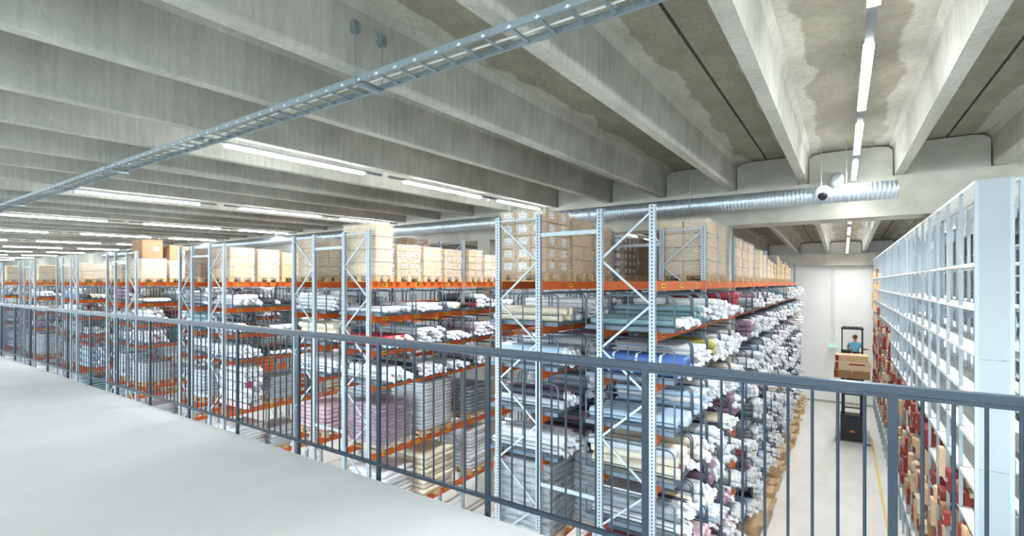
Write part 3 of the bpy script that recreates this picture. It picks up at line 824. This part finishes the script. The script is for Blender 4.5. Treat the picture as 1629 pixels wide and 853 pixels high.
# further shelving across the next aisle
s2 = thing('metal_shelving', 'second tall metal shelving glimpsed through the near shelving', 'shelving')
pst2 = BX(-.02, .02, -.02, .02, 0, STOP).mesh('post'); pst2.materials.append(M['galv'])
for j in range(NBY+1): link('post', pst2, s2, (4.6, min(SY0+SB*j, YW-.1), 0)); link('post', pst2, s2, (5.2, min(SY0+SB*j, YW-.1), 0))
for z in [STOP]+SLV: obj('shelf_board', BX(4.58, 5.22, SY0, YW-.05, z-.035, z), 'shelf', s2)
for j in range(0, NBY, 3): obj('back_sheet', BX(5.23, 5.235, SY0+SB*j, SY0+SB*(j+2), 2, STOP), 'galv_dark', s2)
# cartons in the shelving
boxes = []
for j in range(NBY):
    for i in range(11):
        z = SLV[i]; y = SY0+SB*j
        zc = 3.6 if y < 20 else (4.7 if y < 26 else 9)
        if z > zc: continue
        if y < 11 and z > 3.2 and R() < .5: continue
        q = 0; yy = y+.05
        while yy < y+SB-.2:
            wd = random.choice([.16, .2, .26, .32]); h = random.choice([.18, .24, .3, .38, .44])
            if yy+wd > y+SB-.03: break
            if R() < .88:
                far = y > 27 and z > 4.2
                col = random.choice(['carton_pale', 'carton', 'carton']) if far else random.choice(['carton_red', 'carton_red', 'carton_red', 'carton', 'carton_pale', 'carton_brown'])
                boxes.append(dict(b=j, i=i, q=q, w=wd, h=h, m=col, p=(SX+SD/2-.02+U(-.07, .02), yy+wd/2, z+.001))); q += 1
            yy += wd+U(.006, .05)
for d in boxes:
    d['s'] = score(d['p'], d['h']*d['w'], 1)/(proj(*d['p'])[2]**2)
boxes.sort(key=lambda d: -d['s'])
CN = {'carton_red': 'red', 'carton': 'tan', 'carton_pale': 'pale', 'carton_brown': 'brown'}
sb = MB()
for i, d in enumerate(boxes):
    x, y, z = d['p']
    if i < 300 and d['s'] > 0:
        o = link('carton', carton_mesh(.3, d['w'], d['h'], d['m']), None, d['p'])
        tag(o, '%s carton, %s in %s bay, %s shelf down, tall metal shelving' % (CN[d['m']], ORD[d['q']], ORD[d['b']], ORD[d['i']+1]), 'carton', 'cartons on the tall metal shelving')
        if R() < .5: link('paper_label', label_mesh(.07, .05, False), o, (-.151, 0, d['h']*.5), -PI/2)
    else:
        sb.use(d['m']).box(x-.15, x+.15, y-d['w']/2, y+d['w']/2, z, z+d['h'])
o = obj('cartons', sb); o['kind'] = 'stuff'; tag(o, 'hundreds of small red and tan cartons farther along the metal shelving', 'cartons')

# ================================================================== DUCT
dt = thing('ventilation_duct', 'silver spiral ventilation duct hanging below the concrete girder', 'duct')
DY, DZ, DR = 11.3, EYE+1.70, .165
mb = MB(); n = 18; xs = []; x = .82; ri = 0; rings = []
while x > -38:
    for dx, r in ((0, DR), (.03, DR), (.036, DR+.006), (.048, DR+.006), (.054, DR)):
        rings.append((x-dx, r))
    x -= .07
vs = [(x_, DY+r*math.cos(2*PI*i/n), DZ+r*math.sin(2*PI*i/n)) for x_, r in rings for i in range(n)]
fs = [(j*n+i, j*n+(i+1) % n, (j+1)*n+(i+1) % n, (j+1)*n+i) for j in range(len(rings)-1) for i in range(n)]
fs.append(tuple(range(n)))
obj('duct_pipe', mb.add(vs, fs), 'duct', dt, smooth=True)
for x in (.05, -.35, -2.8, -5.2, -7.6, -10, -13, -16, -19):
    obj('hanger_rod', MB().tube([(x, DY-.1, DZ+.12), (x, DY-.1, cz(DY, HS))], .008, 5), 'galv', dt)
    obj('clamp', MB().tube([(x-.015, DY, DZ), (x+.015, DY, DZ)], DR+.012, 18), 'galv', dt)
nz = link('jet_nozzle', None, dt, (-.32, DY-.24, DZ+.01))
def ball(r, sx=1, sy=1, sz=1, nu=14, nv=9):
    mb = MB(); vs = []
    for j in range(nv+1):
        t_ = PI*j/nv
        for i in range(nu): vs.append((r*sx*math.sin(t_)*math.cos(2*PI*i/nu), r*sy*math.sin(t_)*math.sin(2*PI*i/nu), r*sz*math.cos(t_)))
    return mb.add(vs, [(j*nu+i, (j+1)*nu+i, (j+1)*nu+(i+1) % nu, j*nu+(i+1) % nu) for j in range(nv) for i in range(nu)])
obj('nozzle_ball', ball(.14), 'white_paint', nz, smooth=True)
obj('nozzle_mouth', MB().tube([(.0, -.09, -.08), (.0, -.125, -.11)], [.085, .062], 14), 'black', nz)
obj('branch_pipe', MB().tube([(-.12, DY+.02, DZ+.12), (-.1, DY+.03, DZ+.26), (-.1, DY+.3, DZ+.36), (-.1, DY+.65, DZ+.36)], .11, 14), 'duct', dt, smooth=True)

# ================================================================== CABLE LADDER
cl = thing('cable_ladder', 'galvanised cable ladder crossing below the concrete ceiling ribs', 'cable ladder')
LH, LY1, LY2 = EYE+1.78, 2.86, 3.125
for yy in (LY1, LY2):
    s_ = -1 if yy == LY1 else 1
    mb = MB().box(-34, -.25, yy-.002, yy+.002, LH, LH+.055).box(-34, -.25, yy-.0, yy-s_*.018, LH, LH+.003).box(-34, -.25, yy-.0, yy-s_*.012, LH+.052, LH+.055)
    obj('side_rail', mb, 'ladder', cl)
rg = MB().box(-.014, .014, LY1, LY2, .008, .022).mesh('rung'); rg.materials.append(M['ladder'])
clip = MB().box(-.022, .022, LY1-.004, LY1-.002, .014, .02).box(-.006, .006, LY1-.0045, LY1-.002, .006, .03).mesh('rung_clip'); clip.materials.append(M['white_paint'])
j = 0
while j < 146:
    x = -.34-.2295*j
    q = link('rung', rg, cl, (x, 0, LH)); j += 1
    if j < 70: link('rung_clip', clip, q)
for k in range(0, 11):
    for xr in (.104-UW*k-RIBX,):
        if k % 2 == 1: 
            obj('hanger_bracket', BX(xr+.1, xr+.14, LY1-.03, LY2+.03, LH-.03, LH-.004), 'ladder', cl); xs_ = xr+.1
            for yy in (LY1-.02, LY2+.02):
                rd = obj('hanger_rod', MB().tube([(xr+.12, yy, LH-.03), (xr+.12, yy, cz(3, HR)+.36)], .007, 6), 'ladder', cl)
                obj('bracket', BX(xr+.085, xr+.15, yy-.03, yy+.03, cz(3, HR)+.30, cz(3, HR)+.40), 'ladder', rd)
cb = thing('cable', 'white cable lying along the galvanised cable ladder', 'cable')
obj('cable_run', MB().tube([(-.25-.6*i, (LY1+LY2)/2+.03*math.sin(i*.7), LH+.034) for i in range(56)], .009, 6), 'white_paint', cb)

# ================================================================== LAMPS
def lamp(x, y0, y1, label, group, h0=1.8, beam=1., spread=105):
    yc = (y0+y1)/2
    t = thing('strip_lamp', label, 'lamp', (x, yc, cz(yc, h0)), group)
    t.rotation_euler = (math.atan(.02) if yc < 12.5 else -math.atan(.0258), 0, 0)
    L = (y1-y0)/2
    obj('housing', BX(-.03, .03, -L-.4, L+.4, .012, .05), 'lamp_rail', t)
    obj('diffuser', BX(-.036, .036, -L, L, -.025, .0115), 'lamp', t)
    if beam:
        ld = bpy.data.lights.new('lamp_light', 'AREA'); ld.shape = 'RECTANGLE'; ld.size = .06; ld.size_y = 2*L
        ld.energy = BEAM_W*2*L*beam; ld.spread = math.radians(spread); ld.color = (.97, .99, 1.0)
        lo = bpy.data.objects.new('lamp_light', ld); C.objects.link(lo); lo.parent = t; lo.location = (0, 0, -.03)
    hz = HS-h0
    for s in (-1, 1): obj('hanger', MB().tube([(0, s*L*.8, .05), (0, s*L*.8, hz)], .005, 5), 'galv', t)
n = 0
for (a, b) in ((1.6, 4.1), (4.85, 6.7), (7.4, 9.2), (9.9, 11.75)):
    lamp(.17, a, b, 'bright strip lamp above forklift aisle, %s from the mezzanine' % ORD[n], 'strip lamps above the forklift aisle'); n += 1
for a in (13.4, 16.8, 20.2, 23.6, 26.4, 28.9):
    lamp(.17, a, a+2.0, 'strip lamp behind the girder above forklift aisle, %s from the mezzanine' % ORD[n], 'strip lamps above the forklift aisle', beam=1.5, spread=150); n += 1
for j in range(10):
    x = -6.96-6.03*j
    for q, (a, b) in enumerate(((3.38, 5.7), (6.68, 9.05), (9.75, 11.7), (13.6, 16), (17, 19.4), (20.4, 22.8))):
        if q > 2 and j > 3: continue
        lamp(x, a, b, 'strip lamp above %s rack aisle from the right, %s from the mezzanine' % (ORD[j+1], ORD[q]), 'strip lamps above the rack aisles', beam=1. if q < 4 and j < 6 else 0)
for j in range(8):                 # assumed lamps, unseen behind the camera, added to brighten the mezzanine floor
    x = 2.1-4.8*j
    for q, (a, b) in enumerate(((-3.0, -.7), (-6.6, -4.3))):
        lamp(x, a, b, 'strip lamp above the mezzanine floor, %s from the right, %s row' % (ORD[j], ORD[q]), 'strip lamps above the mezzanine', beam=.26, spread=150)
for q, a in enumerate((5.2, 8.6, 13.6, 17, 20.4, 24)):
    lamp(3.0, a, a+2.3, 'strip lamp right of the tall shelving, %s from the mezzanine' % ORD[q], 'strip lamps right of the shelving')
for j in range(5):
    t = thing('sensor', 'small white ceiling sensor between strip lamps of %s rack aisle' % ORD[j+1], 'sensor', (-6.96-6.03*j, 9.38, cz(9.38, 1.8)-.03), 'white ceiling sensors')
    obj('sensor_body', ball(.05, 1, 1, .7, 10, 6), 'white_paint', t, smooth=True); obj('sensor_base', MB().tube([(0, 0, .02), (0, 0, .0119)], .045, 10), 'white_paint', t)

# ================================================================== ORDER PICKER TRUCK
FX, FY = .32, 25.1
fk = thing('order_picker', 'black order picker truck with raised operator platform in the aisle', 'forklift', (FX, FY, 0))
ch = obj('chassis', MB().box(-.42, .42, -.35, .3, .1, 1.1).box(-.40, .40, -.40, -.35, .15, 1.0), 'black', fk)
for x in (-.27, -.09, .09, .27): obj('vent_rib', BX(x-.012, x+.012, -.412, -.40, .2, .95), 'rubber', ch)
obj('emblem', BX(-.11, .11, -.408, -.401, .42, .5), 'orange', ch)
for s in (-1, 1):
    lg = obj('outrigger_leg', BX(s*.52-.09, s*.52+.09, -.55, 1.2, .06, .2), 'galv_dark', fk)
    for y in (-.42, 1.05): obj('wheel', MB().tube([(s*.52-.06, y, .09), (s*.52+.06, y, .09)], .09, 14), 'rubber', lg)
    obj('leg_link', BX(min(s*.40, s*.5), max(s*.40, s*.5), -.1, .1, .1, .2), 'black', fk)
    obj('mast_column', BX(s*.32-.06, s*.32+.06, .0, .14, .6, 3.05), 'black', fk)
    obj('guard_pillar', BX(s*.36-.025, s*.36+.025, .42, .48, 2.6, 4.62), 'black', fk)
    obj('guard_pillar', BX(s*.36-.025, s*.36+.025, 1.1, 1.16, 2.6, 4.62), 'black', fk)
for z in (1.35, 1.9, 2.35, 2.62): obj('mast_crossbar', BX(-.32, .32, .03, .1, z-.025, z+.025), 'black', fk)
obj('fork_bar', BX(-.5, .5, -.1, -.03, 2.42, 2.46), 'black', fk)
obj('carriage', MB().box(-.22, .22, -.2, .0, 2.5, 2.95).box(-.2, .2, -.9, -.2, 2.62, 2.68), 'black', fk)
for s in (-1, 1): obj('fork', BX(s*.2-.05, s*.2+.05, -1.0, -.1, 2.68, 2.73), 'black', fk)
pf = obj('platform', BX(-.42, .42, .15, 1.2, 2.52, 2.6), 'black', fk)
obj('console', MB().box(-.40, -.05, .16, .34, 2.6, 3.75), 'black', fk)
obj('side_bar', BX(-.38, .38, .44, .46, 3.62, 3.66), 'black', fk)
gd = obj('overhead_guard', MB().box(-.40, .40, .40, .46, 4.6, 4.68).box(-.40, .40, 1.12, 1.18, 4.6, 4.68).box(-.40, -.34, .46, 1.12, 4.6, 4.68).box(.34, .40, .46, 1.12, 4.6, 4.68), 'black', fk)
for x in (-.2, -.05, .1, .24): obj('guard_bar', BX(x-.012, x+.012, .46, 1.12, 4.62, 4.66), 'black', gd)
# cartons on the forks
for nm, dims, mm, p, lb in (('carton', (1.2, .8, .32), 'carton_brown', (FX-.03, FY-.62, 2.735), 'wide brown carton lowest on the order picker forks'),
                            ('carton', (1.2, .75, .34), 'carton_pale', (FX+.0, FY-.62, 3.056), 'wide beige carton in the middle on the order picker forks'),
                            ('carton', (1.1, .7, .26), 'carton', (FX-.04, FY-.58, 3.40), 'tan carton on top of the order picker load')):
    o = link(nm, carton_mesh(*dims, mm), None, p); tag(o, lb, 'carton', 'cartons on the order picker')
    obj('red_print', BX(-dims[0]/2-.001, -dims[0]/2+.12, -dims[1]/2-.003, -dims[1]/2-.001, .02, dims[2]-.02), 'carton_red', o)
    if mm == 'carton_pale': obj('red_print', BX(-.12, .4, -dims[1]/2-.003, -dims[1]/2-.001, .22, .28), 'carton_red', o)

# ------------------------------------------------------------------ the operator
def skin(name, joints, edges, m, parent, loc, sub=2):
    me = bpy.data.meshes.new(name); me.from_pydata([j[0] for j in joints], edges, [])
    o = bpy.data.objects.new(name, me); C.objects.link(o)
    md = o.modifiers.new('skin', 'SKIN'); md.use_smooth_shade = True
    sv_ = me.skin_vertices[0].data
    for i, j in enumerate(joints): sv_[i].radius = (j[1], j[2] if len(j) > 2 else j[1]); sv_[i].use_root = (i == 0)
    sd = o.modifiers.new('sub', 'SUBSURF'); sd.levels = sub; sd.render_levels = sub
    me.materials.append(M[m]); o.parent = parent
    if loc: o.location = loc
    return o
pp = thing('person', 'person in a blue shirt standing on the raised order picker platform, back turned', 'person', (FX+.10, FY+.72, 2.6))
J = [((0, 0, .92), .13, .10), ((0, 0, 1.1), .12, .09), ((0, .01, 1.3), .15, .10), ((0, .0, 1.42), .09, .07), ((0, .01, 1.5), .05, .05), ((0, .03, 1.58), .07, .08), ((0, .03, 1.68), .075, .09),
     ((.19, 0, 1.38), .055), ((.27, .12, 1.16), .042), ((.42, .32, 1.12), .034), ((.48, .37, 1.12), .026),
     ((-.19, 0, 1.38), .055), ((-.25, .08, 1.14), .042), ((-.16, .3, 1.08), .034), ((-.12, .36, 1.08), .026),
     ((.1, 0, .86), .085), ((.11, .02, .48), .06), ((.11, -.01, .09), .04), ((.12, .13, .04), .035),
     ((-.1, 0, .86), .085), ((-.11, .02, .48), .06), ((-.11, -.01, .09), .04), ((-.12, .13, .04), .035)]
E = [(0,1),(1,2),(2,3),(3,4),(4,5),(5,6),(2,7),(7,8),(8,9),(9,10),(2,11),(11,12),(12,13),(13,14),(0,15),(15,16),(16,17),(17,18),(0,19),(19,20),(20,21),(21,22)]
skin('body', J, E, 'skin', pp, None)
g = .016
S = [((0, 0, .9), .155, .125), ((0, 0, 1.1), .14, .11), ((0, .01, 1.3), .17, .118), ((0, .0, 1.43), .085, .075), ((.19, 0, 1.38), .075), ((.245, .07, 1.24), .064), ((-.19, 0, 1.38), .075), ((-.235, .05, 1.22), .064)]
skin('shirt', S, [(0,1),(1,2),(2,3),(2,4),(4,5),(2,6),(6,7)], 'shirt', pp, None)
T = [((0, 0, .9), .14, .115), ((.1, 0, .8), .1), ((.11, .02, .48), .078), ((.11, -.01, .1), .062), ((-.1, 0, .8), .1), ((-.11, .02, .48), .078), ((-.11, -.01, .1), .062)]
skin('trousers', T, [(0,1),(1,2),(2,3),(0,4),(4,5),(5,6)], 'trousers', pp, None)
obj('hair', ball(.098, .92, 1.08, .95, 14, 10), 'hair', pp, (0, .015, 1.68), True)
for s in (-1, 1):
    obj('shoe', ball(.06, .85, 2.0, .75, 12, 8), 'black', pp, (s*.115, .05, .045), True)
    obj('ear', ball(.022, .5, 1, 1.4, 8, 6), 'skin', pp, (s*.092, .03, 1.63), True)
    obj('eye', ball(.011, 1, 1, 1, 8, 6), 'ink', pp, (s*.03, .118, 1.64), True)
obj('nose', ball(.018, .7, 1, 1.2, 8, 6), 'skin', pp, (0, .125, 1.605), True)
obj('mouth', BX(-.025, .025, .108, .114, 1.558, 1.566), 'carton_red', pp)
for hx, hy, s in ((.48, .37, 1), (-.12, .36, -1)):
    mb = MB()
    for q in range(4):
        L = (.055, .066, .07, .058)[q]
        bx_ = hx+(q-1.5)*.02
        mb.tube([(bx_, hy, 1.125), (bx_+.01*s, hy+L*.6, 1.125), (bx_+.015*s, hy+L, 1.105)], [.009, .008, .006], 6)
    mb.tube([(hx-s*.03, hy-.02, 1.12), (hx-s*.055, hy+.02, 1.115), (hx-s*.05, hy+.045, 1.105)], [.010, .009, .007], 6)
    obj('fingers', mb, 'skin', pp)

# ================================================================== small things on the back wall
es = thing('emergency_sign', 'green and white emergency sign hanging from thin cords at the back wall', 'sign', (-.45, YW-.35, 3.1))
obj('sign_panel', BX(-.2, .2, -.02, .02, 0, .2), 'green', es)
obj('sign_field', MB().box(-.05, .05, -.024, -.0201, .05, .15).box(.08, .16, -.024, -.0201, .04, .16), 'white_paint', es)
obj('sign_housing', BX(-.21, .21, -.04, .04, .2, .26), 'white_paint', es)
for x in (-.05, .05): obj('cord', MB().tube([(x, 0, .26), (x, 0, EYE+.93-3.1)], .006, 5), 'galv', es)
